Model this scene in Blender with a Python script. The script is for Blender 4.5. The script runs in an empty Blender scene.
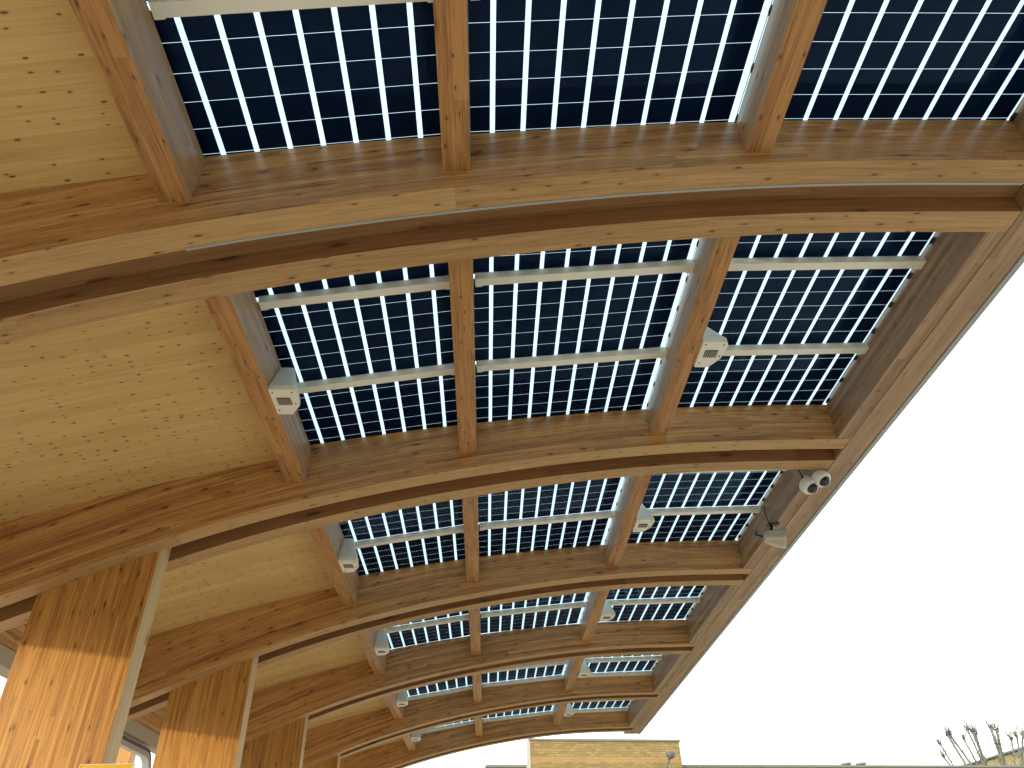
import bpy, bmesh, math, random
import numpy as np
from mathutils import Vector, Matrix
random.seed(7)
sc = bpy.context.scene
COL = sc.collection
EYE = 1.6                      # eye height; every z below is measured from the eye and lifted by the root helpers
S = 3.6                        # arch spacing
Y1 = 3.107                     # near face of the first arch in view
R = math.radians

# ------------------------------------------------------------------ node helpers
def newmat(name):
    m = bpy.data.materials.new(name); m.use_nodes = True
    nt = m.node_tree
    for n in list(nt.nodes): nt.nodes.remove(n)
    out = nt.nodes.new('ShaderNodeOutputMaterial')
    return m, nt, out
def N(nt, t, **kw):
    n = nt.nodes.new(t)
    for k, v in kw.items():
        if k.startswith('i_'):
            n.inputs[k[2:].replace('_', ' ')].default_value = v
        else: setattr(n, k, v)
    return n
def L(nt, a, b): nt.links.new(a, b)
def math_(nt, op, a, b=None, c=None, clamp=False):
    n = N(nt, 'ShaderNodeMath', operation=op); n.use_clamp = clamp
    for i, v in enumerate((a, b, c)):
        if v is None: continue
        if hasattr(v, 'links'): L(nt, v, n.inputs[i])
        else: n.inputs[i].default_value = v
    return n.outputs[0]
def mix(nt, f, a, b, mode='MIX'):
    n = N(nt, 'ShaderNodeMix', data_type='RGBA', blend_type=mode)
    if hasattr(f, 'links'): L(nt, f, n.inputs[0])
    else: n.inputs[0].default_value = f
    for i, v in ((6, a), (7, b)):
        if hasattr(v, 'links'): L(nt, v, n.inputs[i])
        else: n.inputs[i].default_value = (*v, 1) if len(v) == 3 else v
    return n.outputs[2]
def ramp(nt, f, stops):
    n = N(nt, 'ShaderNodeValToRGB'); L(nt, f, n.inputs[0])
    e = n.color_ramp.elements
    while len(e) < len(stops): e.new(.5)
    for el, (p, c) in zip(e, stops):
        el.position = p; el.color = (*c, 1) if hasattr(c, '__len__') else (c, c, c, 1)
    return n.outputs[0]
def bsdf(nt, out, base, rough, spec=.5, bump=None, metal=0, coat=0, coatr=.1):
    p = N(nt, 'ShaderNodeBsdfPrincipled')
    for k, v in (('Base Color', base), ('Roughness', rough)):
        if hasattr(v, 'links'): L(nt, v, p.inputs[k])
        else: p.inputs[k].default_value = (*v, 1) if k == 'Base Color' else v
    p.inputs['Specular IOR Level'].default_value = spec
    p.inputs['Metallic'].default_value = metal
    p.inputs['Coat Weight'].default_value = coat
    p.inputs['Coat Roughness'].default_value = coatr
    if bump is not None:
        b = N(nt, 'ShaderNodeBump'); b.inputs['Strength'].default_value = bump[1]; b.inputs['Distance'].default_value = bump[2]
        L(nt, bump[0], b.inputs['Height']); L(nt, b.outputs[0], p.inputs['Normal'])
    L(nt, p.outputs[0], out.inputs[0]); return p

def wood(name, light, dark, row=.042, length=1.7, knot=(1.3, 5.0), knotsize=.16, rough=.42, knotdark=(.10, .045, .018), lamvar=.8, spec=.4, grainamt=.35, seam=.6, marksamt=.55):
    """Glued timber, UV in metres: u along the grain, v across it."""
    m, nt, out = newmat(name)
    uv = N(nt, 'ShaderNodeUVMap', uv_map='UVMap')
    oi = N(nt, 'ShaderNodeObjectInfo')
    off = N(nt, 'ShaderNodeCombineXYZ')
    L(nt, math_(nt, 'MULTIPLY', oi.outputs['Random'], 37.0), off.inputs[0])
    L(nt, math_(nt, 'MULTIPLY', oi.outputs['Random'], 91.0), off.inputs[2])
    add = N(nt, 'ShaderNodeVectorMath', operation='ADD'); L(nt, uv.outputs[0], add.inputs[0]); L(nt, off.outputs[0], add.inputs[1])
    V = add.outputs[0]
    sv0 = N(nt, 'ShaderNodeSeparateXYZ'); L(nt, V, sv0.inputs[0])
    wn = N(nt, 'ShaderNodeTexWhiteNoise'); wn.noise_dimensions = '2D'
    cw = N(nt, 'ShaderNodeCombineXYZ'); L(nt, math_(nt, 'FLOOR', math_(nt, 'DIVIDE', sv0.outputs[1], row)), cw.inputs[0]); L(nt, oi.outputs['Random'], cw.inputs[1])
    L(nt, cw.outputs[0], wn.inputs['Vector'])
    cb = N(nt, 'ShaderNodeCombineXYZ'); L(nt, math_(nt, 'MULTIPLY_ADD', wn.outputs['Value'], length * 3.7, sv0.outputs[0]), cb.inputs[0]); L(nt, sv0.outputs[1], cb.inputs[1])
    br = N(nt, 'ShaderNodeTexBrick'); L(nt, cb.outputs[0], br.inputs['Vector'])
    br.offset = 0; br.squash = 1.0
    br.inputs['Color1'].default_value = (0, 0, 0, 1); br.inputs['Color2'].default_value = (1, 1, 1, 1); br.inputs['Mortar'].default_value = (.5, .5, .5, 1)
    br.inputs['Scale'].default_value = 1; br.inputs['Mortar Size'].default_value = .0011; br.inputs['Mortar Smooth'].default_value = .4
    br.inputs['Brick Width'].default_value = length; br.inputs['Row Height'].default_value = row
    sep = N(nt, 'ShaderNodeSeparateColor'); L(nt, br.outputs['Color'], sep.inputs[0])
    lam = sep.outputs[0]
    # grain: long streaks, different in every lamella
    s = N(nt, 'ShaderNodeSeparateXYZ'); L(nt, V, s.inputs[0])
    def streak(su, sv, detail, dist=.0):
        c = N(nt, 'ShaderNodeCombineXYZ')
        L(nt, math_(nt, 'MULTIPLY', s.outputs[0], su), c.inputs[0]); L(nt, math_(nt, 'MULTIPLY', s.outputs[1], sv), c.inputs[1])
        L(nt, math_(nt, 'ADD', math_(nt, 'MULTIPLY', lam, 23.0), s.outputs[2]), c.inputs[2])
        n = N(nt, 'ShaderNodeTexNoise'); n.inputs['Scale'].default_value = 1; n.inputs['Detail'].default_value = detail; n.inputs['Roughness'].default_value = .6
        n.inputs['Distortion'].default_value = dist
        L(nt, c.outputs[0], n.inputs['Vector']); return n.outputs[0]
    g1 = streak(.9, 22, 4, .6); g2 = streak(3.0, 130, 3); g3 = streak(.35, 2.5, 2)
    # knots
    kv = N(nt, 'ShaderNodeCombineXYZ')
    L(nt, math_(nt, 'MULTIPLY', s.outputs[0], knot[0]), kv.inputs[0]); L(nt, math_(nt, 'MULTIPLY', s.outputs[1], knot[1]), kv.inputs[1]); L(nt, s.outputs[2], kv.inputs[2])
    vo = N(nt, 'ShaderNodeTexVoronoi', feature='F1'); vo.inputs['Scale'].default_value = 1; vo.voronoi_dimensions = '2D'; L(nt, kv.outputs[0], vo.inputs['Vector'])
    vsep = N(nt, 'ShaderNodeSeparateColor'); L(nt, vo.outputs['Color'], vsep.inputs[0])
    # knot distance in metres-ish (undo part of the stretch), each cell its own size, half of the cells have none
    size = math_(nt, 'MULTIPLY', math_(nt, 'SUBTRACT', vsep.outputs[0], .35, clamp=True), knotsize)
    kd = math_(nt, 'SUBTRACT', vo.outputs['Distance'], math_(nt, 'ADD', size, math_(nt, 'MULTIPLY', math_(nt, 'SUBTRACT', g2, .5), .03)))
    kmask = ramp(nt, math_(nt, 'ADD', math_(nt, 'MULTIPLY', kd, 10), .5), [(.28, 1.0), (.62, 0.0)])
    kpres = math_(nt, 'GREATER_THAN', vsep.outputs[0], .66)
    kmask = math_(nt, 'MULTIPLY', kmask, kpres)
    kh = math_(nt, 'MULTIPLY', ramp(nt, kd, [(.0, .55), (.16, 0.0)]), kpres)
    g4 = streak(8, 95, 2)
    marks = ramp(nt, g4, [(.66, 0.0), (.74, 1.0)])
    t = math_(nt, 'MULTIPLY_ADD', lam, lamvar * .62, .08)
    t = math_(nt, 'ADD', t, math_(nt, 'MULTIPLY', math_(nt, 'SUBTRACT', g1, .5), grainamt * 3.2))
    t = math_(nt, 'ADD', t, math_(nt, 'MULTIPLY', math_(nt, 'SUBTRACT', g2, .5), grainamt * 4.6))
    t = math_(nt, 'ADD', t, math_(nt, 'MULTIPLY', math_(nt, 'SUBTRACT', g3, .5), .8))
    t = math_(nt, 'ADD', t, math_(nt, 'MULTIPLY', kh, .5))
    t = math_(nt, 'ADD', t, math_(nt, 'MULTIPLY', marks, marksamt), clamp=True)
    c = mix(nt, t, light, dark)
    c = mix(nt, math_(nt, 'MULTIPLY', br.outputs['Fac'], seam), c, [v * .35 for v in dark])
    c = mix(nt, math_(nt, 'MULTIPLY', kmask, .85), c, knotdark)
    rr = math_(nt, 'MULTIPLY_ADD', g1, .18, rough - .09)
    h = math_(nt, 'SUBTRACT', math_(nt, 'MULTIPLY', g2, .4), math_(nt, 'MULTIPLY', br.outputs['Fac'], .8))
    bsdf(nt, out, c, rr, spec, (h, .25, .002))
    return m

M = {}
M['arch']   = wood('glulam_face', (.66, .375, .14), (.16, .06, .018), row=.042, length=2.3, knot=(2.8, 9), rough=.36, spec=.55, lamvar=.75, knotsize=.14, marksamt=.8)
M['soffit'] = wood('glulam_soffit', (.53, .34, .145), (.23, .12, .045), row=.21, length=3.1, knot=(4, 11), knotsize=.16, rough=.5, lamvar=.45, marksamt=.5)
M['shaded_recess'] = wood('glulam_painted_shade', (.34, .185, .078), (.15, .07, .027), row=.21, length=2.8, rough=.55, lamvar=.8)  # shade of the gap put into the colour, darker than the arch faces
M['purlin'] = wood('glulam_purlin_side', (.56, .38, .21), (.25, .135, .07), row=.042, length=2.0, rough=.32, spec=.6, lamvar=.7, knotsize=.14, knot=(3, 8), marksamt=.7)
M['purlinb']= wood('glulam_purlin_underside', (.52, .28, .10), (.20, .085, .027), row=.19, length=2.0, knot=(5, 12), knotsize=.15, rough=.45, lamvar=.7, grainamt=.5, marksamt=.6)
M['edge']   = wood('glulam_edge', (.43, .285, .16), (.17, .095, .048), row=.062, length=2.6, rough=.4, spec=.5, lamvar=.9, knotsize=.13, knot=(3, 8), marksamt=.6)
M['column'] = wood('glulam_column', (.66, .35, .09), (.22, .085, .018), row=.034, length=2.2, rough=.45, lamvar=.75, grainamt=.42, spec=.35, knotsize=.14, knot=(3, 9), marksamt=.7)
M['colside']= wood('glulam_column_side', (.62, .46, .25), (.36, .24, .11), row=.25, length=3.0, rough=.5, lamvar=.4, knotsize=.14)
M['clt']    = wood('spruce_ceiling', (.72, .52, .215), (.50, .32, .105), row=.145, length=4.1, knot=(7.5, 16), knotsize=.22, rough=.5, lamvar=.55, grainamt=.32, seam=.5, marksamt=.22, knotdark=(.14, .06, .02))

def simple(name, col, rough=.5, metal=0, noise=.12, scale=6, spec=.5, bump=0, coat=0):
    m, nt, out = newmat(name)
    tc = N(nt, 'ShaderNodeTexCoord')
    n = N(nt, 'ShaderNodeTexNoise'); n.inputs['Scale'].default_value = scale; n.inputs['Detail'].default_value = 6; L(nt, tc.outputs['Object'], n.inputs['Vector'])
    c = mix(nt, n.outputs[0], [v * (1 - noise) for v in col], [min(1, v * (1 + noise)) for v in col])
    r = math_(nt, 'MULTIPLY_ADD', n.outputs[0], .2, max(rough - .1, 0))
    bsdf(nt, out, c, r, spec, (n.outputs[0], bump, .01) if bump else None, metal, coat)
    return m
M['rail']   = simple('cream_painted_rail', (.84, .87, .77), .35, 0, .10, 3)
M['alu']    = simple('aluminium', (.62, .64, .64), .35, .75, .10, 4)
M['flash']  = simple('grey_flashing', (.36, .42, .42), .4, .25, .10, 2)
M['white']  = simple('white_plastic', (.83, .86, .84), .38, 0, .06, 9)
M['housing']= simple('ivory_housing', (.84, .86, .77), .42, 0, .07, 12)
M['grille'] = simple('dark_grille', (.05, .05, .045), .5, 0, .4, 60)
M['slat']   = simple('grille_slat', (.33, .33, .29), .45, 0, .1, 30)
M['black']  = simple('black_plastic', (.015, .015, .018), .4, 0, .2, 12)
M['domegl'] = simple('smoked_dome', (.012, .014, .025), .08, 0, .1, 5, spec=.8)
M['horn']   = simple('spun_metal', (.60, .58, .48), .35, .5, .12, 7)
M['hornin'] = simple('warm_metal_bowl', (.85, .76, .48), .35, .6, .1, 7)
M['yellow'] = simple('yellow_enamel', (.80, .50, .02), .4, 0, .06, 3)
M['pale']   = simple('pale_edging', (.80, .78, .62), .4, 0, .05, 5)
M['greypaint'] = simple('light_grey_paint', (.42, .36, .26), .5, 0, .12, 3)
M['gasket'] = simple('dark_gasket', (.10, .095, .075), .6, 0, .15, 9)
M['stone']  = simple('grey_coping', (.20, .20, .19), .7, 0, .2, 2)
M['render'] = simple('pale_stone', (.46, .45, .40), .7, 0, .15, 2)
M['slate']  = simple('roof_slate', (.13, .13, .14), .7, 0, .25, 3)
M['bark']   = simple('pollard_bark', (.17, .18, .15), .85, 0, .35, 7, bump=.6)
M['twig']   = simple('thin_twigs', (.17, .16, .12), .85, 0, .3, 9)
M['roofing']= simple('roof_membrane', (.25, .26, .27), .7, 0, .15, 2)
M['dark']   = simple('dark_window', (.03, .035, .04), .12, 0, .2, 1, spec=.7)
M['zinc']   = simple('zinc_cowl', (.38, .39, .38), .5, .3, .15, 6)
M['timber'] = M['column']

def glass_mat(name, tint, refl=1.0):
    m, nt, out = newmat(name)
    tr = N(nt, 'ShaderNodeBsdfTransparent'); tr.inputs[0].default_value = (*tint, 1)
    gl = N(nt, 'ShaderNodeBsdfGlossy'); gl.inputs['Roughness'].default_value = .03; gl.inputs[0].default_value = (refl * .55, refl * .85, refl * 1.3, 1)
    fr = N(nt, 'ShaderNodeFresnel'); fr.inputs[0].default_value = 1.5
    tc = N(nt, 'ShaderNodeTexCoord'); nz = N(nt, 'ShaderNodeTexNoise'); nz.inputs['Scale'].default_value = 1.3
    L(nt, tc.outputs['Object'], nz.inputs['Vector'])
    bp = N(nt, 'ShaderNodeBump'); bp.inputs['Strength'].default_value = .05; L(nt, nz.outputs[0], bp.inputs['Height']); L(nt, bp.outputs[0], gl.inputs['Normal'])
    ms = N(nt, 'ShaderNodeMixShader'); L(nt, fr.outputs[0], ms.inputs[0]); L(nt, tr.outputs[0], ms.inputs[1]); L(nt, gl.outputs[0], ms.inputs[2])
    L(nt, ms.outputs[0], out.inputs[0]); return m
M['glass'] = glass_mat('clear_panel_glass', (.78, .93, .98), .35)
m, nt, out = newmat('frosted_top_glass')
tl = N(nt, 'ShaderNodeBsdfTranslucent'); tl.inputs[0].default_value = (.52, .60, .64, 1); L(nt, tl.outputs[0], out.inputs[0]); M['frost'] = m
M['pane'] = glass_mat('screen_glass', (.93, .95, .95))

def cell_mat():
    m, nt, out = newmat('silicon_cells')
    tc = N(nt, 'ShaderNodeTexCoord'); s = N(nt, 'ShaderNodeSeparateXYZ'); L(nt, tc.outputs['Object'], s.inputs[0])
    # fine conductor lines running across every cell
    fr = math_(nt, 'FRACT', math_(nt, 'MULTIPLY', s.outputs[1], 1 / .0188))
    ln = math_(nt, 'LESS_THAN', fr, .13)
    n = N(nt, 'ShaderNodeTexNoise'); n.inputs['Scale'].default_value = 2.2; L(nt, tc.outputs['Object'], n.inputs['Vector'])
    base = mix(nt, n.outputs[0], (.002, .013, .060), (.004, .024, .100))
    c = mix(nt, ln, base, (.012, .034, .11))
    bsdf(nt, out, c, .35, .06)
    return m
M['cell'] = cell_mat()

def brick_mat(name, c1, c2, mort, band=None):
    m, nt, out = newmat(name)
    uv = N(nt, 'ShaderNodeUVMap', uv_map='UVMap')
    br = N(nt, 'ShaderNodeTexBrick'); L(nt, uv.outputs[0], br.inputs['Vector'])
    br.inputs['Scale'].default_value = 1; br.inputs['Brick Width'].default_value = .225; br.inputs['Row Height'].default_value = .075
    br.inputs['Mortar Size'].default_value = .011; br.inputs['Bias'].default_value = -.1
    br.inputs['Color1'].default_value = (*c1, 1); br.inputs['Color2'].default_value = (*c2, 1); br.inputs['Mortar'].default_value = (*mort, 1)
    n = N(nt, 'ShaderNodeTexNoise'); n.inputs['Scale'].default_value = 7; n.inputs['Detail'].default_value = 5; L(nt, uv.outputs[0], n.inputs['Vector'])
    c = mix(nt, ramp(nt, n.outputs[0], [(.5, .0), (.8, .35)]), br.outputs['Color'], [v * .45 for v in c2])
    n2 = N(nt, 'ShaderNodeTexNoise'); n2.inputs['Scale'].default_value = .5; L(nt, uv.outputs[0], n2.inputs['Vector'])
    c = mix(nt, math_(nt, 'MULTIPLY', n2.outputs[0], .35), c, [v * .6 for v in c1])
    if band:
        s = N(nt, 'ShaderNodeSeparateXYZ'); L(nt, uv.outputs[0], s.inputs[0])
        k = math_(nt, 'MULTIPLY', math_(nt, 'GREATER_THAN', s.outputs[1], band[0]), math_(nt, 'LESS_THAN', s.outputs[1], band[1]))
        c = mix(nt, math_(nt, 'MULTIPLY', k, .5), c, band[2])
    bsdf(nt, out, c, .85, .2, (br.outputs['Fac'], -.4, .004))
    return m
M['brick']  = brick_mat('yellow_stock_brick', (.40, .30, .11), (.25, .18, .07), (.22, .18, .10), band=(5.68, 5.84, (.46, .27, .12)))
M['brick3'] = brick_mat('brown_brick', (.20, .13, .08), (.13, .08, .05), (.14, .12, .10))
M['brick2'] = brick_mat('yellow_wall_brick', (.46, .40, .17), (.30, .25, .10), (.30, .28, .20))

# ------------------------------------------------------------------ mesh helpers
class MB:
    """collects polygons with metric UVs; build() links them as ONE mesh object"""
    def __init__(s): s.v = []; s.f = []; s.uv = []; s.mi = []; s.sm = []
    def poly(s, pts, uvs=None, mi=0, smooth=False):
        b = len(s.v); s.v += [tuple(p) for p in pts]; s.f.append(tuple(range(b, b + len(pts))))
        if uvs is None:
            a, b_, c = Vector(pts[0]), Vector(pts[1]), Vector(pts[2])
            e = (b_ - a).normalized(); n = (b_ - a).cross(c - a).normalized(); g = n.cross(e)
            uvs = [((Vector(p) - a).dot(e), (Vector(p) - a).dot(g)) for p in pts]
        s.uv += [tuple(u) for u in uvs]; s.mi.append(mi); s.sm.append(smooth)
    def box(s, x0, x1, y0, y1, z0, z1, axis='y', mi=0, mbot=None, mside=None, M4=None):
        def uvf(p, n):
            o = [i for i in range(3) if i != n]
            a = 'xyz'.index(axis)
            if a == n: return (p[o[0]] * .2, p[o[1]])
            b = [i for i in o if i != a][0]
            return (p[a], p[b])
        F = [((x0,y0,z0),(x0,y1,z0),(x1,y1,z0),(x1,y0,z0),2), ((x0,y0,z1),(x1,y0,z1),(x1,y1,z1),(x0,y1,z1),2),
             ((x0,y0,z0),(x1,y0,z0),(x1,y0,z1),(x0,y0,z1),1), ((x0,y1,z0),(x0,y1,z1),(x1,y1,z1),(x1,y1,z0),1),
             ((x0,y0,z0),(x0,y0,z1),(x0,y1,z1),(x0,y1,z0),0), ((x1,y0,z0),(x1,y1,z0),(x1,y1,z1),(x1,y0,z1),0)]
        for i, (a, b, c, d, n) in enumerate(F):
            m = mi
            if n == 2 and mbot is not None: m = mbot
            if n == 0 and mside is not None: m = mside
            uvs = [uvf(p, n) for p in (a, b, c, d)]
            P = (a, b, c, d)
            if M4 is not None: P = [M4 @ Vector(p) for p in P]
            s.poly(P, uvs, m)
    def tube(s, pts, rad, n=8, mi=0, cap=True):
        rings = []
        L_ = 0
        for i, p in enumerate(pts):
            p = Vector(p)
            if i == 0: d = Vector(pts[1]) - p
            elif i == len(pts) - 1: d = p - Vector(pts[i - 1])
            else: d = Vector(pts[i + 1]) - Vector(pts[i - 1])
            d.normalize(); a = d.orthogonal().normalized() if i == 0 else (ref - d * ref.dot(d)).normalized()
            ref = a; b = d.cross(a); r = rad[i] if hasattr(rad, '__len__') else rad
            if i: L_ += (p - Vector(pts[i - 1])).length
            rings.append(([p + (a * math.cos(2*math.pi*k/n) + b * math.sin(2*math.pi*k/n)) * r for k in range(n)], L_, r))
        for (r0, l0, a0), (r1, l1, a1) in zip(rings, rings[1:]):
            for k in range(n):
                k2 = (k + 1) % n; w = 6.283 * a0 / n
                s.poly((r0[k], r0[k2], r1[k2], r1[k]), ((l0, k*w), (l0, (k+1)*w), (l1, (k+1)*w), (l1, k*w)), mi, True)
        if cap:
            s.poly(list(reversed(rings[0][0])), None, mi); s.poly(rings[-1][0], None, mi)
    def build(s, name, mats, parent=None, bevel=0, weld=True):
        me = bpy.data.meshes.new(name); me.from_pydata(s.v, [], s.f)
        uvl = me.uv_layers.new(name='UVMap')
        for i, u in enumerate(s.uv): uvl.data[i].uv = u
        if not isinstance(mats, (list, tuple)): mats = [mats]
        for m in mats: me.materials.append(m)
        for p, mi, sm in zip(me.polygons, s.mi, s.sm): p.material_index = mi; p.use_smooth = sm
        if weld:
            bm = bmesh.new(); bm.from_mesh(me); bmesh.ops.remove_doubles(bm, verts=bm.verts, dist=1e-5); bm.to_mesh(me); bm.free()
        o = bpy.data.objects.new(name, me); COL.objects.link(o)
        if parent is not None: o.parent = parent
        if bevel:
            b = o.modifiers.new('edge', 'BEVEL'); b.width = bevel; b.segments = 2; b.limit_method = 'ANGLE'; b.angle_limit = R(40)
        return o
def tag(o, label, cat, group=None, kind=None):
    if label: o['label'] = label
    if cat: o['category'] = cat
    if group: o['group'] = group
    if kind: o['kind'] = kind
    return o
def thing(name, loc, label, cat, group=None, rz=0):
    o = bpy.data.objects.new(name, None); COL.objects.link(o); o.empty_display_size = .1
    o.location = loc; o.rotation_euler = (0, 0, rz); return tag(o, label, cat, group)
def dup(root, loc, label=None, group=None):
    r = root.copy(); COL.objects.link(r); r.location = loc
    if label: r['label'] = label
    if group: r['group'] = group
    for ch in list(root.children):
        c = ch.copy(); COL.objects.link(c); c.parent = r
        for g in list(ch.children):
            d = g.copy(); COL.objects.link(d); d.parent = c
    return r
def up(mb, dz=EYE): mb.v = [(x, y, z + dz) for x, y, z in mb.v]; return mb

# ------------------------------------------------------------------ canopy profile (z above the eye)
_b = np.array([(-5.2,2.17),(-5,2.25),(-4.845,2.315),(-4.59,2.405),(-4.388,2.485),(-4.135,2.59),(-3.6,2.825),(-3.07,3.035),(-2.87,3.11),(-2.44,3.24),(-2.23,3.31),(-2.0,3.38),(-1.73,3.455),(-1.5,3.505),(-1.13,3.60),(-.65,3.70),(-.25,3.775),(-.07,3.805),(.271,3.865),(.978,3.958),(1.196,3.995),(1.878,4.053),(2.3,4.08),(2.76,4.097),(3.2,4.108),(3.65,4.113),(3.8,4.113),(3.95,4.112)])
_bc = np.polyfit(_b[:, 0], _b[:, 1], 6)
_t = np.array([(-1.81,4.08),(-.3,4.322),(-.09,4.355),(.255,4.385),(.876,4.442),(1.5,4.501),(1.788,4.525),(2.1,4.54),(2.7,4.558),(3.78,4.57)])
_tc = np.polyfit(_t[:, 0], _t[:, 1], 2)
_c = np.array([(-5.1,3.05),(-4.66,3.22),(-3.44,3.59),(-2.963,3.68),(-2.15,3.885),(-1.9,3.95)])
_cc = np.polyfit(_c[:, 0], _c[:, 1], 2)
zb = lambda x: float(np.polyval(_bc, x))        # underside of the arches
zt = lambda x: float(np.polyval(_tc, x))        # underside of the solar glass
zc = lambda x: float(np.polyval(_cc, x))        # underside of the timber ceiling
XL, XE = -5.0, 3.757
XEE = 3.902                                     # the timbers are housed into the edge beam
XS = [XL + (XE - XL) * i / 64 for i in range(65)]
XM = -1.90                                      # ceiling stops, glass starts
YA = [Y1 + (k - 1) * S for k in range(7)]       # arch 0 overhead .. arch 6 at the far end
ORD = ['overhead', 'nearest', 'second', 'third', 'fourth', 'fifth', 'farthest']

def arch_timber(name, y0, y1, parent, ztop=None, zbot=None, mats=None, xs=None):
    mb = MB(); zbf = zbot or zb
    top = ztop or (lambda x: zt(x) - .012 if x > XM else zc(x) + .03)
    if xs is None: xs = XS + [3.80, 3.85, XEE]
    s = 0; prev = None; rows = []
    for x in xs:
        if prev is not None: s += math.hypot(x - prev, zbf(x) - zbf(prev))
        prev = x; rows.append((x, zbf(x), top(x), s))
    for (xa, ba, ta, sa), (xb, bb, tb, sb) in zip(rows, rows[1:]):
        mb.poly(((xa,y0,ba),(xb,y0,bb),(xb,y0,tb),(xa,y0,ta)), ((sa,0),(sb,0),(sb,tb-bb),(sa,ta-ba)), 0)
        mb.poly(((xb,y1,bb),(xa,y1,ba),(xa,y1,ta),(xb,y1,tb)), ((sb,3),(sa,3),(sa,3+ta-ba),(sb,3+tb-bb)), 0)
        mb.poly(((xa,y0,ba),(xa,y1,ba),(xb,y1,bb),(xb,y0,bb)), ((sa,6.3),(sa,6.3+y1-y0),(sb,6.3+y1-y0),(sb,6.3)), 1)
        mb.poly(((xa,y0,ta),(xb,y0,tb),(xb,y1,tb),(xa,y1,ta)), ((sa,9),(sb,9),(sb,9.2),(sa,9.2)), 1)
    for (x, b, t, s_), fl in ((rows[0], 0), (rows[-1], 1)):
        p = [(x,y0,b),(x,y0,t),(x,y1,t),(x,y1,b)]
        mb.poly(p if not fl else p[::-1], None, 1)
    return up(mb).build(name, mats or [M['arch'], M['soffit']], parent)

def strip(name, y0, y1, parent, xs, dz0, dz1, mat):
    mb = MB()
    for xa, xb in zip(xs, xs[1:]):
        P = lambda x, y, d: (x, y, zb(x) + d)
        mb.poly((P(xa,y0,dz0),P(xb,y0,dz0),P(xb,y0,dz1),P(xa,y0,dz1)))
        mb.poly((P(xa,y0,dz0),P(xa,y1,dz0),P(xb,y1,dz0),P(xb,y0,dz0)))
        mb.poly((P(xb,y1,dz0),P(xa,y1,dz0),P(xa,y1,dz1),P(xb,y1,dz1)))
    return up(mb).build(name, mat, parent)

WHERE = ['twin timber arch directly above the camera, just outside the top of the picture',
         'nearest twin timber arch, crossing the whole picture with a thin metal strip below',
         'second twin timber arch, meeting the edge beam beside the two white cameras',
         'third twin timber arch from the camera, just beyond the silver horn',
         'fourth twin timber arch from the camera, over the third column',
         'fifth twin timber arch from the camera, last before the end arch',
         'farthest twin timber arch, ending the canopy against the sky above the brick building']
for k, y in enumerate(YA):
    a = thing('timber_arch', (0, 0, 0), WHERE[k], 'arch', 'curved timber arches of the canopy')
    arch_timber('near_timber', y, y + .20, a)
    if k < 7:
        arch_timber('far_timber', y + .45, y + .65, a, mats=[M['shaded_recess'], M['soffit']])  # face tone carries the painted-in shade of the gap
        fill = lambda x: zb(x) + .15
        arch_timber('spacer', y + .202, y + .448, a, zbot=fill, mats=[M['shaded_recess'], M['shaded_recess']])  # spacer takes the same painted-in gap shade
        xs = [x for x in XS if x > -1.9]
        if k == 1: strip('metal_strip', y + .188, y + .207, a, xs, -.005, .002, M['flash'])

# ------------------------------------------------------------------ columns
CW = ['beside the camera', 'nearest, lit by the sun on its lower half', 'second from the left, lit less', 'third from the left, narrow in view', 'fourth, hidden behind the third', 'fifth, far back']
for k in range(6):
    if k == 0: continue
    y = YA[k]
    m = MB(); m.box(-4.19, -3.165, y + .204, y + .446, -EYE, 3.2, 'z', 0, mside=1)
    # trim the head so that it stays inside the recess
    c = thing('timber_column', (-3.68, y + .325, 0), '', 'column', 'broad timber columns')
    c['label'] = ['', 'broad laminated timber column out of view to the left under the first arch', 'broad orange timber column nearest in view, sunlit below a shadow line', 'broad timber column second from the left under the third arch',
                  'timber column third from the left, its top under the fourth arch', 'timber column standing behind the third one under the fifth arch'][k]
    m.v = [(x + 3.68, yy - y - .325, z) for x, yy, z in m.v]
    up(m).build('shaft', [M['column'], M['colside']], c, bevel=.006)
    f = MB(); f.box(-.55, .55, -.16, .16, 0.0, .035, 'x'); f.build('base_plate', M['alu'], c)

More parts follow.
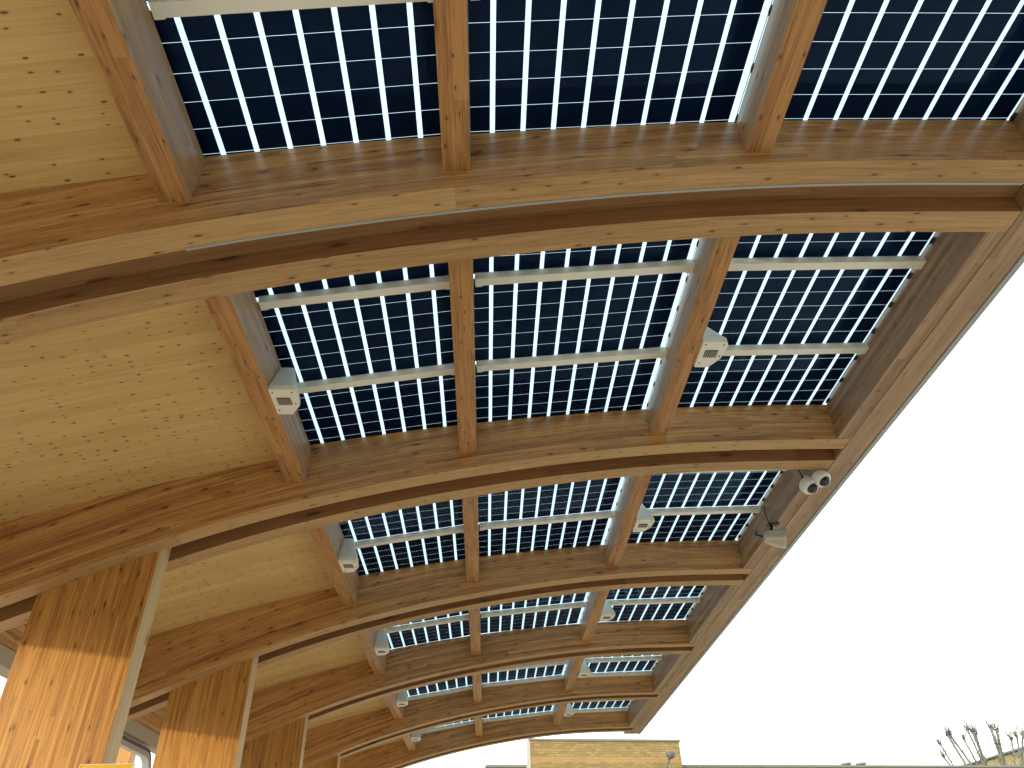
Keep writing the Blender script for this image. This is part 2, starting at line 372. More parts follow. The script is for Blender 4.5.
# ------------------------------------------------------------------ bays: purlins and ceiling
BAY = ['nearest bay', 'second bay from the camera', 'third bay from the camera', 'fourth bay from the camera', 'fifth bay from the camera', 'farthest bay']
PUR = [('left', 'beside the timber ceiling', -1.996, -1.808, 3.625), ('middle', 'between two rows of solar panels', -.275, -.099, 3.947), ('right', 'with wide side face towards the solar panels', 1.75, 1.926, 4.163)]
for b in range(6):
    y0, y1 = YA[b] + .65, YA[b + 1]
    for nm, ds, xa, xb, z0 in PUR:
        m = MB(); L_ = y1 - y0
        zt0 = min(zt(xa), zt(xb)) - .014
        m.box(-(xb-xa)/2, (xb-xa)/2, 0, L_, 0, zt0 - z0, 'y', 0, mbot=1)
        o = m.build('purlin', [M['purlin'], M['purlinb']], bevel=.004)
        o.location = ((xa + xb) / 2, y0, z0 + EYE)
        tag(o, '%s one of the three straight timber purlins in the %s' % (nm, BAY[b]), 'purlin', 'straight timber purlins between the arches')
    m = MB()
    xs = [x for x in XS if x < -1.99] + [-1.994]
    for xa, xb in zip(xs, xs[1:]):
        m.poly(((xa,y0,zc(xa)),(xa,y1,zc(xa)),(xb,y1,zc(xb)),(xb,y0,zc(xb))), ((xa,y0),(xa,y1),(xb,y1),(xb,y0)))
        m.poly(((xa,y0,zc(xa)+.1),(xb,y0,zc(xb)+.1),(xb,y1,zc(xb)+.1),(xa,y1,zc(xa)+.1)), ((xa,y0),(xb,y0),(xb,y1),(xa,y1)))
    o = up(m).build('ceiling_panel', M['clt'])
    tag(o, 'pale knotty timber ceiling panel in the ' + BAY[b], 'ceiling', 'timber ceiling panels left of the solar glass')
m = MB(); ye0, ye1 = YA[0] - .3, YA[6] + 1.0
xs = [-5.35] + XS[:23] + [-1.955]
for xa, xb in zip(xs, xs[1:]):
    h = lambda x: zc(x) + .11
    m.poly(((xa,ye0,h(xa)),(xa,ye1,h(xa)),(xb,ye1,h(xb)),(xb,ye0,h(xb))))
    m.poly(((xa,ye0,h(xa)+.12),(xb,ye0,h(xb)+.12),(xb,ye1,h(xb)+.12),(xa,ye1,h(xa)+.12)))
    for yy in (ye0, ye1): m.poly(((xa,yy,h(xa)),(xb,yy,h(xb)),(xb,yy,h(xb)+.12),(xa,yy,h(xa)+.12)))
for x in (xs[0], xs[-1]): m.poly(((x,ye0,h(x)),(x,ye1,h(x)),(x,ye1,h(x)+.12),(x,ye0,h(x)+.12)))
tag(up(m).build('roof_covering', M['roofing']), 'grey roof covering laid over the timber ceiling side of the canopy', 'roof')

# edge beam on the right, eave beam on the left
yb0, yb1 = YA[0] - .3, YA[6] + .98
e = thing('edge_beam', (3.757, yb0, EYE + 4.12), 'long timber edge beam running along the open right side of the canopy', 'beam')
def rel(mb, o):
    lx, ly, lz = o.location; mb.v = [(x - lx, y - ly, z - lz) for x, y, z in mb.v]; return mb
for ya_, yc_ in [(yb0, YA[0] - .002)] + [(YA[q] + .652, YA[q + 1] - .002) for q in range(6)] + [(YA[6] + .652, yb1)]:
    m = MB(); m.box(3.757, 3.905, ya_, yc_, 4.116, 4.60, 'y'); rel(up(m), e).build('inner_timber', M['edge'], e, bevel=.003)
m = MB(); m.box(3.909, 4.165, yb0, yb1, 4.112, 4.63, 'y'); rel(up(m), e).build('outer_timber', M['edge'], e, bevel=.004)
m = MB(); m.box(4.168, 4.22, yb0 - .01, yb1 + .01, 4.105, 4.67, 'y'); m.box(3.90, 4.22, yb0, yb1, 4.672, 4.69, 'y'); rel(up(m), e).build('metal_flashing', M['flash'], e)
e = thing('eave_beam', (-5.0, yb0, EYE + 2.26), 'left eave beam with brown timber board above a light grey strip', 'beam')
m = MB(); m.box(-5.18, -5.003, yb0, yb1, 2.45, 3.14, 'y'); rel(up(m), e).build('timber_board', M['arch'], e)
m = MB(); m.box(-5.22, -5.001, yb0, yb1, 2.265, 2.446, 'y'); rel(up(m), e).build('grey_trim', M['greypaint'], e, bevel=.006)

# ------------------------------------------------------------------ solar modules
PITCH = 1.18; J0 = Y1 + 1.385
COLS = [('left', [-1.9165 + .2115 * i for i in range(9)], -1.93, -.205, None, 'beside the timber ceiling'),
        ('middle', [-.161 + .2088 * i for i in range(10)], -.178, 1.80, 1.757, 'between the two inner rows of purlins'),
        ('right', [2.037 + .2165 * i for i in range(8)] + [3.742], 1.90, 3.752, None, 'beside the edge beam')]
ROWP = .1885
NTH = ['first','second','third','fourth','fifth','sixth','seventh','eighth','ninth','tenth','eleventh','twelfth','thirteenth','fourteenth','fifteenth','sixteenth','seventeenth','eighteenth','nineteenth','twentieth','twenty first','twenty second']
def make_panel(ci, rows):
    nm, g, xa, xb, xj, ds = COLS[ci]
    za, zb_ = zt(xa), zt(xb); xc = (xa + xb) / 2; zc_ = (za + zb_) / 2
    zz = lambda x: za + (zb_ - za) * (x - xa) / (xb - xa) - zc_
    root = thing('solar_panel', (xc, J0, zc_ + EYE), '', 'solar panel', 'glass solar panels of the canopy roof')
    h0 = -PITCH / 2 + .006; h1 = h0 + rows * ROWP - .004
    if rows == 6: h1 = -h0
    m = MB(); m.poly(((xa-xc,h0,zz(xa)),(xa-xc,h1,zz(xa)),(xb-xc,h1,zz(xb)),(xb-xc,h0,zz(xb))))
    m.build('glass_sheet', M['glass'], root)
    m = MB(); m.poly(((xa-xc,h0,zz(xa)+.018),(xa-xc,h1,zz(xa)+.018),(xb-xc,h1,zz(xb)+.018),(xb-xc,h0,zz(xb)+.018)))
    m.build('top_glass', M['frost'], root)
    m = MB()
    for i, (ga, gb) in enumerate(zip(g, g[1:])):
        for r in range(rows):
            ya = -3 * ROWP + r * ROWP + .0012; yb = ya + ROWP - .0024
            a_, b_ = ga + .0165, gb - .0165
            c = .003
            P = [(a_+c,ya),(b_-c,ya),(b_,ya+c),(b_,yb-c),(b_-c,yb),(a_+c,yb),(a_,yb-c),(a_,ya+c)]
            m.poly([(x - xc, y, zz(x) + .005) for x, y in reversed(P)])
    m.build('cell_array', M['cell'], root)
    xjs = xj if xj else (3.747 if nm == 'right' else None)
    if xjs:
        for yj in (-.40, -.02, .36):
            if yj > h1: continue
            mm = MB(); prof = [(-.036, .006), (-.03, .013), (-.012, .017), (.012, .017), (.03, .013), (.036, .006)]
            mm.tube([(xjs - xc, yj + p, zz(xjs) - .012) for p, r in prof], [r for p, r in prof], 10)
            mm.build('junction_box', M['black'], root)
        mm = MB(); mm.tube([(xjs - xc - .012, y, zz(xjs) - .006 - .004 * (i % 2)) for i, y in enumerate([-.56, -.4, -.2, -.02, .17, .36, .56]) if y < h1], .0028, 5)
        mm.build('cable', M['black'], root)
    return root
n0, n1 = -4, 14
for ci, (nm, g, xa, xb, xj, ds) in enumerate(COLS):
    root = make_panel(ci, 6)
    for i, n in enumerate(range(n0, n1 + 1)):
        yc = J0 + (n + .5) * PITCH
        lab = '%s glass solar panel from the camera end in the %s row' % (NTH[i], nm)
        loc = (root.location.x, yc, root.location.z)
        if i == 0: root.location = loc; root['label'] = lab
        else: dup(root, loc, lab)
# rails under the module joints
RSEG = [('left', -1.806, -.277), ('middle', -.097, 1.748), ('right', 1.928, 3.755)]
for nm, xa, xb in RSEG:
    proto = None; cnt = 0
    za, zb2 = zt(xa), zt(xb); xc = (xa + xb) / 2; zc2 = (za + zb2) / 2
    for n in range(n0, n1 + 2):
        y = J0 + n * PITCH - .015
        if any(ya - .05 < y < ya + .70 for ya in YA) or y > YA[6] + .6: continue
        lab = '%s cream rail from the camera end under the %s row of solar panels' % (NTH[cnt], nm); cnt += 1
        if proto is None:
            proto = thing('glazing_rail', (xc, y, zc2 + EYE), lab, 'rail', 'cream rails carrying the solar panels')
            m = MB()
            M4 = Matrix.Rotation(-math.atan2(zb2 - za, xb - xa), 4, 'Y')
            l = math.hypot(xb - xa, zb2 - za) / 2 - .004
            m.box(-l, l, -.044, .044, -.086, -.014, 'x', M4=M4)
            m.build('rail_profile', M['rail'], proto, bevel=.005)
            for sx in (-1, 1):
                q = MB(); q.box(sx*(l-.03)-.028, sx*(l-.03)+.028, -.048, .048, -.0895, -.040, 'x', M4=M4)
                q.build('end_bracket', M['rail'], proto)
        else: dup(proto, (xc, y, zc2 + EYE), lab)

# ------------------------------------------------------------------ wedge shaped light fittings
def fitting():
    root = thing('light_fitting', (0, 0, 0), '', 'light fitting', 'white wedge shaped light fittings on the purlins')
    m = MB()
    # base slab outline (clipped corners) and sloping hood leaning back to a narrow top
    base = [(0, 0), (.215, 0), (.235, .05), (.215, .24), (.13, .37), (0, .37)]
    z0, z1 = 0, .045
    m.poly([(x, y, z0) for x, y in reversed(base)])
    for (a, b) in zip(base, base[1:] + base[:1]): m.poly([(*a, z0), (*b, z0), (*b, z1), (*a, z1)])
    top = [(0, .20), (.105, .20), (.12, .22), (.11, .29), (.07, .33), (0, .33)]
    for i in range(6):
        j = (i + 1) % 6
        m.poly([(*base[i], z1), (*base[j], z1), (*top[j], .385), (*top[i], .385)])
    m.poly([(x, y, .385) for x, y in top])
    m.build('housing', M['housing'], root, bevel=.004)
    m = MB(); m.box(.045, .16, .115, .215, -.006, .004); g = m.build('grille', M['grille'], root)
    m = MB()
    for i in range(6): m.box(.05 + i * .019, .06 + i * .019, .12, .21, -.010, -.0065)
    m.build('slats', M['slat'], g)
    m = MB()
    for x in (.03, .19):
        for y in (.035, .30 if x < .1 else .2): m.tube([(x, y, -.005), (x, y, .002)], .007, 8)
    m.build('screw', M['black'], root)
    m = MB(); m.tube([(.03, .25, .38), (.03, .27, .43), (.012, .32, .45)], .006, 6); m.build('cable', M['black'], root)
    return root
proto = None
FIT = [(-1.806, 3.62, 'left', [1,2,3,4,5]), (1.93, 4.13, 'right', [1,2,3,4,5])]
for xf, zf, side, bays in FIT:
    for b in bays:
        loc = (xf, YA[b] + 1.98, zf + EYE)
        lab = 'white wedge shaped light fitting on the %s purlin in the %s' % (side, BAY[b])
        if proto is None: proto = fitting(); proto.location = loc; proto['label'] = lab
        else: dup(proto, loc, lab)

# ------------------------------------------------------------------ turret cameras and horn on the edge beam
def turret(loc, aim, label):
    root = thing('security_camera', loc, label, 'camera', 'white dome security cameras on the edge beam')
    m = MB(); m.box(-.03, .03, -.02, .05, .04, (.104 if loc[2] > EYE + 3.98 else .155)); m.build('bracket', M['white'], root, bevel=.006)
    d = Vector(aim).normalized(); c = Vector((0, 0, .02))
    prof = [(-.085, .045), (-.08, .085), (-.06, .100), (.0, .102), (.03, .094), (.036, .080)]
    m = MB(); m.tube([c + d * p for p, r in prof], [r for p, r in prof], 28); m.build('body', M['white'], root)
    prof = [(.0365, .064)] + [(.0365 + .064 * math.sin(a), max(.003, .064 * math.cos(a))) for a in [R(15 * k) for k in range(1, 7)]]
    m = MB(); m.tube([c + d * p for p, r in prof], [r for p, r in prof], 28); m.build('dome_window', M['domegl'], root)
    return root
turret((3.835, 7.43, EYE + 4.0), (.30, -.42, -.86), 'white dome security camera nearer the open edge, right one of the pair')
turret((3.715, 7.52, EYE + 3.96), (.30, -.42, -.86), 'white dome security camera set lower left of the other, left one of the pair')
for o in [o for o in bpy.data.objects if o.name.startswith('security_camera')]: pass
m = MB(); m.tube([(3.745, 7.72, EYE+4.37), (3.72, 7.70, EYE+4.30), (3.70, 7.62, EYE+4.18), (3.68, 7.54, EYE+4.04)], .009, 8)
tag(m.build('camera_cable', M['black']), 'black cable dropping to the two white security cameras', 'cable')
root = thing('horn_speaker', (3.665, 8.75, EYE + 3.90), 'silver cone shaped horn hanging under the edge beam beyond the security cameras', 'horn')
ax = Vector((.93, -.28, -.22)).normalized()
prof = [(-.13, .02), (-.12, .055), (-.09, .078), (-.03, .095), (.04, .112), (.10, .122), (.145, .126), (.15, .124)]
m = MB(); m.tube([ax * p for p, r in prof], [r for p, r in prof], 28, cap=False); m.build('cone', M['horn'], root)
prof2 = [(.149, .1245), (.10, .116), (.04, .09), (-.02, .05), (-.03, .004)]
m = MB(); m.tube([ax * p for p, r in prof2], [r for p, r in prof2], 28, cap=False); m.build('reflector', M['hornin'], root)
m = MB(); m.tube([Vector((-.09, .03, .05)), Vector((-.02, .05, .10)), Vector((.02, .04, .16))], .011, 8)
m.tube([ax * -.12, ax * -.16 + Vector((-.06, 0, .03)), ax * -.16 + Vector((-.03, .02, .08))], .012, 8)
m.box(-.03, .12, 0, .08, .19, .207)
m.tube([(.02, .04, .10), (.03, .04, .20)], .012, 8); m.build('bracket', M['black'], root)
m = MB(); m.tube([(3.745, 9.0, EYE+4.46), (3.72, 8.98, EYE+4.38), (3.70, 8.88, EYE+4.18), (3.68, 8.80, EYE+4.06), (3.655, 8.79, EYE+3.98)], .008, 8)
tag(m.build('horn_cable', M['black']), 'black cable hanging from the solar glass down to the silver horn', 'cable')

# ------------------------------------------------------------------ lower left: glazed screen, yellow sign, post
def rrect(y0, y1, z0, z1, r, n=8):
    P = []
    for cy, cz, a0 in ((y1 - r, z1 - r, 0), (y0 + r, z1 - r, 90), (y0 + r, z0 + r, 180), (y1 - r, z0 + r, 270)):
        for i in range(n + 1):
            a = R(a0 + 90 * i / n); P.append((cy + r * math.cos(a), cz + r * math.sin(a)))
    return P
def ring(out, inn, x0, x1, mat, name, parent):
    m = MB(); n = len(out)
    for i in range(n):
        j = (i + 1) % n; o0, o1, i0, i1 = out[i], out[j], inn[i], inn[j]
        m.poly([(x1,*o0),(x1,*o1),(x1,*i1),(x1,*i0)]); m.poly([(x0,*i0),(x0,*i1),(x0,*o1),(x0,*o0)])
        m.poly([(x1,*i0),(x1,*i1),(x0,*i1),(x0,*i0)]); m.poly([(x1,*o1),(x1,*o0),(x0,*o0),(x0,*o1)])
    return m.build(name, mat, parent)
sy0, sy1, sz0, sz1 = 10.75, 12.62, .25, EYE + 2.225
root = thing('glazed_screen', (-5.09, (sy0 + sy1) / 2, 0), 'glazed wind screen with rounded metal frame under the left eave behind the columns', 'screen')
cy = (sy0 + sy1) / 2
ring(rrect(sy0-cy, sy1-cy, sz0, sz1, .30), rrect(sy0-cy+.05, sy1-cy-.05, sz0+.05, sz1-.05, .27), -.05, .05, M['gasket'], 'dark_surround', root)
ring(rrect(sy0-cy+.052, sy1-cy-.052, sz0+.052, sz1-.052, .268), rrect(sy0-cy+.12, sy1-cy-.12, sz0+.12, sz1-.12, .21), -.04, .065, M['alu'], 'metal_frame', root)
m = MB(); m.poly([(0, y, z) for y, z in rrect(sy0-cy+.1, sy1-cy-.1, sz0+.1, sz1-.1, .2)]); m.build('pane', M['pane'], root)
m = MB()
for yy in (-1.2, 1.2): m.box(-.03, .03, yy - .03, yy + .03, 0, .25)
m.build('foot', M['alu'], root)

root = thing('timber_post', (-7.38, 17.0, 0), 'sunlit orange timber post seen through the glazed screen', 'post')
m = MB(); m.box(-.17, .17, -.14, .14, 0, 5.2, 'z'); m.build('shaft', M['column'], root, bevel=.01)
m = MB(); m.box(-.22, .22, -.19, .19, 5.2, 5.26, 'z'); m.build('cap', M['alu'], root)
m = MB(); m.box(-.22, .22, -.19, .19, 0.002, .03, 'z'); m.build('base_plate', M['alu'], root)

root = thing('yellow_sign', (-2.62, 5.8, .005), 'yellow sign board with pale edge in front of the nearest column', 'sign')
m = MB()
for (x0, x1, z0, z1) in ((-.185, .185, 2.538, 2.545), (-.185, .185, 1.958, 1.965), (-.185, -.178, 1.965, 2.538), (.178, .185, 1.965, 2.538)): m.box(x0, x1, -.012, .012, z0, z1, 'x')
m.build('edging', M['pale'], root)
m = MB(); m.box(-.177, .177, -.008, .008, 1.966, 2.537, 'x'); m.build('board', M['yellow'], root)
m = MB(); m.tube([(0, .035, 0), (0, .035, 2.45)], .025, 12); m.build('pole', M['alu'], root)

# ------------------------------------------------------------------ brick building beyond
def bwall(m, x0, x1, y0, y1, z0, z1, mi=0):
    # walls with u horizontal, v = height
    for (xa, ya, xb, yb) in ((x0,y0,x1,y0),(x1,y0,x1,y1),(x1,y1,x0,y1),(x0,y1,x0,y0)):
        l = math.hypot(xb-xa, yb-ya)
        m.poly(((xa,ya,z0),(xb,yb,z0),(xb,yb,z1),(xa,ya,z1)), ((0,z0),(l,z0),(l,z1),(0,z1)), mi)
    m.poly(((x0,y0,z1),(x1,y0,z1),(x1,y1,z1),(x0,y1,z1)), None, mi)
K = .65
BX, BY = 2.15 * K, 40 * K
root = thing('brick_building', (BX, BY, 0), 'yellow brick building with orange band and raised flat topped block beyond the canopy end', 'building', rz=math.atan(.13))
TW = 4.99
m = MB(); bwall(m, 0, TW, 0, .5, 0, 6.30); m.build('raised_block', M['brick'], root)
m = MB(); bwall(m, TW + .003, 30, .1, 7, 0, 5.57); m.build('right_wing', M['brick2'], root)
m = MB(); bwall(m, -1.36, -.003, .2, 4, 0, 5.56); m.build('left_wing', M['brick2'], root)
m = MB(); bwall(m, 0, TW, .503, 6, 0, 5.4); m.build('rear_block', M['brick2'], root)
m = MB(); m.box(-.04, TW + .04, -.04, .54, 6.303, 6.365, 'x'); m.build('coping', M['stone'], root)
m = MB(); m.box(TW + .045, 30.05, .05, 7.05, 5.573, 5.635, 'x'); m.build('coping', M['stone'], root)
m = MB(); m.box(-1.4, -.11, .15, 4.05, 5.563, 5.63, 'x'); m.build('coping', M['stone'], root)
m = MB(); m.box(-.105, -.004, -.02, .19, 0, 6.30, 'z'); m.build('corner_pier', M['render'], root)
for wx in (1.1, 2.6, 4.0, 6.5, 8.5, 10.5, 12.5, 14.5, 17, 20, 23, 26):
    for wz in (.9, 3.3):
        yf = 0 if wx < 5 else .1
        m = MB(); m.box(wx-.5, wx+.5, yf-.03, yf-.003, wz, wz+1.4, 'x'); f = m.build('window', M['white'], root)
        m = MB()
        for sx in (-1, 1): m.box(wx+sx*.24-.2, wx+sx*.24+.2, yf-.036, yf-.031, wz+.07, wz+1.33, 'x')
        m.build('pane', M['dark'], f)
fl = thing('wall_floodlight', (5.66, 26.5, EYE + 3.75), 'grey floodlight on a bent arm fixed to the raised brick block', 'floodlight')
m = MB(); m.tube([(-.1, .05, -.25), (-.1, -.12, -.2), (.05, -.25, .1), (.20, -.35, .40)], .035, 8); m.build('arm', M['slate'], fl)
m = MB(); m.tube([(.20, -.35, .38), (.21, -.36, .42), (.23, -.38, .52), (.23, -.38, .58), (.23, -.38, .60)], [.05, .13, .15, .13, .03], 14); m.build('lamp_head', M['slate'], fl)
for i, (px, yb) in enumerate(((12.3, 27.95), (12.85, 28.02))):
    c = thing('roof_cowl', (px, yb, 5.636), 'small round zinc roof cowl on the long low wall, %s of two' % ('left' if i == 0 else 'right'), 'roof cowl', 'round roof cowls on the low wing')
    m = MB(); m.tube([(0,0,0),(0,0,.08)], .10, 14); m.build('neck', M['zinc'], c)
    m = MB(); m.tube([(0,0,.081),(0,0,.11),(0,0,.17),(0,0,.21),(0,0,.225)], [.17,.19,.15,.08,.02], 16); m.build('dome', M['zinc'], c)
pl = thing('thin_pole', (.12, 28.5, 0), 'thin grey pole standing at the left end of the brick building', 'pole')
m = MB(); m.tube([(0,0,0),(0,0,4),(0,0,6.35)], [.04,.025,.014], 8); m.build('shaft', M['zinc'], pl)
m = MB(); m.tube([(0,0,6.35),(0,0,6.40)], .02, 8); m.build('cap', M['zinc'], pl)

root = thing('light_blocker_building', (6, -13, 0), 'added unseen dark brick building behind the camera, cutting light on the arch faces', 'building')  # added out of view to hold back light from the arches' near faces
m = MB(); bwall(m, -17, 32, -9, 0, 0, 9); m.build('wall', M['brick3'], root)
m = MB(); m.box(-17.2, 32.2, -9.2, .2, 9.003, 9.25, 'x'); m.build('roof', M['roofing'], root)
for wx in range(-15, 31, 4):
    for wz in (1.0, 4.6):
        m = MB(); m.box(wx-.9, wx+.9, .003, .04, wz, wz+2.1, 'x'); f = m.build('window', M['white'], root)
        m = MB(); m.box(wx-.8, wx+.8, .041, .05, wz+.1, wz+2.0, 'x'); m.build('pane', M['dark'], f)
root = thing('gable_house', (33, 56, 0), 'pale yellow brick house with a low pitched roof behind the pollarded tree', 'house')
m = MB()
P = [(-3, 0), (13, 0), (13, 8.9), (5.2, 10.75), (-3, 8.9)]
m.poly([(x, 0, z) for x, z in P], [(x, z) for x, z in P]); m.poly([(x, 12, z) for x, z in reversed(P)], [(x, z) for x, z in reversed(P)])
for x in (-3, 13): m.poly(((x,0,0),(x,12,0),(x,12,8.9),(x,0,8.9)), ((0,0),(12,0),(12,8.9),(0,8.9)))
m.build('wall', M['brick2'], root)
m = MB()
for (xa, za, xb, zb3) in ((-3.3, 8.87, 5.2, 10.79), (13.3, 8.87, 5.2, 10.79)):
    for dz in (.01, .14):
        m.poly(((xa,-.25,za+dz),(xb,-.25,zb3+dz),(xb,12.2,zb3+dz),(xa,12.2,za+dz)))
    for yy in (-.25, 12.2): m.poly(((xa,yy,za+.01),(xb,yy,zb3+.01),(xb,yy,zb3+.14),(xa,yy,za+.14)))
    m.poly(((xa,-.25,za+.01),(xa,12.2,za+.01),(xa,12.2,za+.14),(xa,-.25,za+.14)))
m.build('roof', M['slate'], root)
for wx in (0, 5, 9):
    m = MB(); m.box(wx-.6, wx+.6, -.03, -.003, 4.5, 6, 'x'); f = m.build('window', M['white'], root)
    m = MB(); m.box(wx-.5, wx+.5, -.036, -.031, 4.6, 5.9, 'x'); m.build('pane', M['dark'], f)

# ------------------------------------------------------------------ trees
rnd = random.Random(3)
def pollard(loc, label, tips):
    root = thing('pollarded_tree', loc, label, 'tree')
    lx, ly, lz = loc
    m = MB(); m.tube([(0,0,0),(.05,0,1.5),(-.03,.03,3.2),(0,0,4.3)], [.34,.27,.25,.30], 12); m.build('trunk', M['bark'], root)
    b = MB(); tw = MB()
    for (x, y, z, r) in tips:
        t = Vector((x - lx, y - ly, z)); s0 = Vector((rnd.uniform(-.12,.12), rnd.uniform(-.1,.1), 4.0 + rnd.uniform(-.3,.2)))
        mid = s0.lerp(t, .5) + Vector((t.x * .12, rnd.uniform(-.15,.15), -.12))
        m1 = s0.lerp(mid, .5) + Vector((rnd.uniform(-.05,.05), 0, rnd.uniform(-.06,.02))); m2 = mid.lerp(t, .55) + Vector((rnd.uniform(-.05,.05), 0, 0))
        b.tube([s0, m1, mid, m2, t - (t-m2)*.15, t, t + Vector((0,0,.05))], [r*1.1, r*.9, r*.75, r*.58, r*.55, r*.9, r*.5], 8)
        for q in range(26):
            a = t + Vector((rnd.uniform(-1,1)*r, rnd.uniform(-1,1)*r, 0)); d = Vector((rnd.uniform(-.5,.5), rnd.uniform(-.5,.5), rnd.uniform(.5,1))).normalized()
            l = rnd.uniform(.1, .55)
            tw.tube([a, a + d*l*.5, a + d*l + Vector((0,0,.04))], [.008, .006, .003], 4)
        for q in range(16):
            a = mid.lerp(t, rnd.random()); d = Vector((rnd.uniform(-1,1), rnd.uniform(-.6,.6), rnd.uniform(.3,1))).normalized(); l = rnd.uniform(.15,.5)
            tw.tube([a, a + d*l*.5 , a + d*l + Vector((0,0,.06))], [.012, .008, .004], 4)
    b.build('limbs', M['bark'], root); tw.build('twigs', M['twig'], root)['kind'] = 'stuff'
pollard((18.75, 30.2, 0), 'bare pollarded tree with stubby cut branches at the lower right', 
        [(16.95,30,6.62,.05),(17.15,30.4,6.25,.045),(17.35,30,6.93,.075),(17.55,30.2,6.97,.07),(18.05,29.8,7.06,.06),(18.15,30.4,6.86,.055),(18.35,30,7.02,.065),
         (18.6,30.3,6.98,.05),(19.1,30.0,7.16,.08),(19.42,30.2,7.12,.08),(19.65,29.9,6.72,.05),(20.1,30.2,6.9,.06),(20.5,30.4,7.0,.07),(18.9,29.6,6.5,.05)])
def baretree(loc, h, label, seed, spread=1.0, mat='twig'):
    rr = random.Random(seed)
    root = thing('bare_tree', loc, label, 'tree', 'bare trees behind the far end of the canopy')
    m = MB(); tw = MB()
    def grow(p, d, l, r, lev, mb):
        pts = [p]; rad = [r]; q = p.copy(); dd = d.copy()
        for i in range(4):
            dd = (dd + Vector((rr.uniform(-.14,.14), rr.uniform(-.14,.14), rr.uniform(-.02,.10)))).normalized(); q = q + dd * l / 4
            pts.append(q.copy()); rad.append(r * (1 - .15 * (i + 1)))
        mb.tube(pts, rad, 8 if lev < 1 else 4, cap=False)
        if lev >= 4: return
        for i in range(4 if lev < 2 else 3):
            a = pts[rr.choice([2, 3, 4])] if i else pts[4]
            nd = (dd + Vector((rr.uniform(-1,1), rr.uniform(-1,1), rr.uniform(-.1,.7))) * .62 * spread).normalized()
            grow(a, nd, l * rr.uniform(.58, .8), r * .5, lev + 1, tw)
    grow(Vector((0,0,0)), Vector((0,0,1)), h * .4, h * .018, 0, m)
    m.build('trunk', M['bark'], root); tw.build('branches', M[mat], root)
baretree((-2.8, 46, 0), 9.0, 'bare winter tree with thin twigs left of the brick building', 5)
baretree((-5.2, 52, 0), 10.0, 'second bare winter tree farther left, mostly hidden by the end arch', 9)

# ------------------------------------------------------------------ ground
m, nt, out = newmat('paving_concrete')
tc = N(nt, 'ShaderNodeTexCoord'); br = N(nt, 'ShaderNodeTexBrick'); L(nt, tc.outputs['Object'], br.inputs['Vector'])
br.inputs['Scale'].default_value = 1; br.inputs['Brick Width'].default_value = .6; br.inputs['Row Height'].default_value = .4; br.inputs['Mortar Size'].default_value = .005
br.inputs['Color1'].default_value = (.44, .38, .30, 1); br.inputs['Color2'].default_value = (.36, .31, .24, 1); br.inputs['Mortar'].default_value = (.12, .11, .10, 1)
bsdf(nt, out, br.outputs['Color'], .8, .3)
M['paving'] = m
M['asphalt'] = simple('asphalt', (.07, .07, .07), .9, 0, .3, 20)
M['soil'] = simple('worn_grass', (.16, .17, .15), .95, 0, .4, 1.5)
def slab(name, x0, x1, y0, y1, z, mat, thick=0):
    b = MB()
    if thick: b.box(x0, x1, y0, y1, z - thick, z)
    else: b.poly(((x0,y0,z),(x1,y0,z),(x1,y1,z),(x0,y1,z)))
    return tag(b.build(name, mat), None, None, kind='structure')
slab('ground', -600, 600, -400, 900, -.13, M['soil'])
slab('pavement', -14, 14, -16, 30, 0, M['paving'], .12)
slab('road', 14.15, 60, -60, 38, -.126, M['asphalt'])
slab('kerb', 14.003, 14.147, -16, 30, .005, M['stone'], .13)

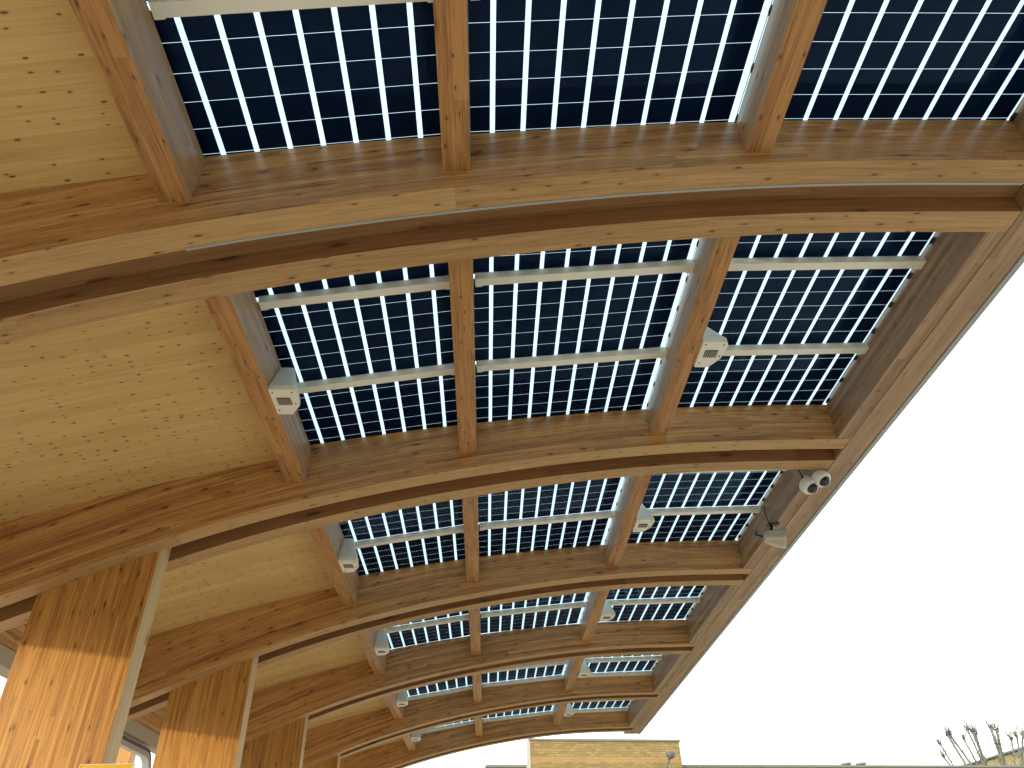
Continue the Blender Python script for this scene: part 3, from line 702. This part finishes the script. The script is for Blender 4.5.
# ------------------------------------------------------------------ light
SUN_D = Vector((-.75, -.66, .107)).normalized()      # towards the sun
w = bpy.data.worlds.new('World'); sc.world = w; w.use_nodes = True
nt = w.node_tree
for n in list(nt.nodes): nt.nodes.remove(n)
wo = nt.nodes.new('ShaderNodeOutputWorld')
sky = N(nt, 'ShaderNodeTexSky', sky_type='NISHITA'); sky.sun_disc = False
el = math.asin(SUN_D.z); sky.sun_elevation = max(el, R(6)); sky.sun_rotation = math.atan2(SUN_D.x, SUN_D.y)
sky.dust_density = 3; sky.air_density = 1
b1 = N(nt, 'ShaderNodeBackground'); L(nt, sky.outputs[0], b1.inputs[0]); b1.inputs[1].default_value = .12
b2 = N(nt, 'ShaderNodeBackground'); b2.inputs[0].default_value = (.93, .98, 1.0, 1); b2.inputs[1].default_value = 2.35
ad = N(nt, 'ShaderNodeAddShader'); L(nt, b1.outputs[0], ad.inputs[0]); L(nt, b2.outputs[0], ad.inputs[1]); L(nt, ad.outputs[0], wo.inputs[0])
ld = bpy.data.lights.new('sun', 'SUN'); ld.energy = 1.8; ld.angle = R(1.5); ld.color = (1, .76, .42)
lo = bpy.data.objects.new('sun', ld); COL.objects.link(lo); lo.rotation_euler = SUN_D.to_track_quat('Z', 'Y').to_euler(); lo.location = (-20, -20, 15)

# ------------------------------------------------------------------ camera
cd = bpy.data.cameras.new('camera'); cam = bpy.data.objects.new('camera', cd); COL.objects.link(cam)
cd.sensor_fit = 'HORIZONTAL'; cd.sensor_width = 36; cd.lens = 745.395 / 1024 * 36; cd.clip_end = 2000; cd.clip_start = .05
yaw, pitch, roll = R(2.48764), R(35.82624), R(-1.55316)
cyw, syw, cp, sp, cr, sr = math.cos(yaw), math.sin(yaw), math.cos(pitch), math.sin(pitch), math.cos(roll), math.sin(roll)
fw = Vector((syw*cp, cyw*cp, sp)); r0 = Vector((cyw, -syw, 0)); u0 = r0.cross(fw)
rx = r0 * cr + u0 * sr; ux = -r0 * sr + u0 * cr
mt = Matrix((rx, ux, -fw)).transposed().to_4x4(); mt.translation = (0, 0, EYE); cam.matrix_world = mt
sc.camera = cam
sc.view_settings.view_transform = 'Standard'; sc.view_settings.look = 'None'; sc.view_settings.exposure = 0; sc.view_settings.gamma = 1
sc.cycles.max_bounces = 10; sc.cycles.diffuse_bounces = 6; sc.cycles.transparent_max_bounces = 16
sc.cycles.use_denoising = True
sc.cycles.sample_clamp_indirect = 6
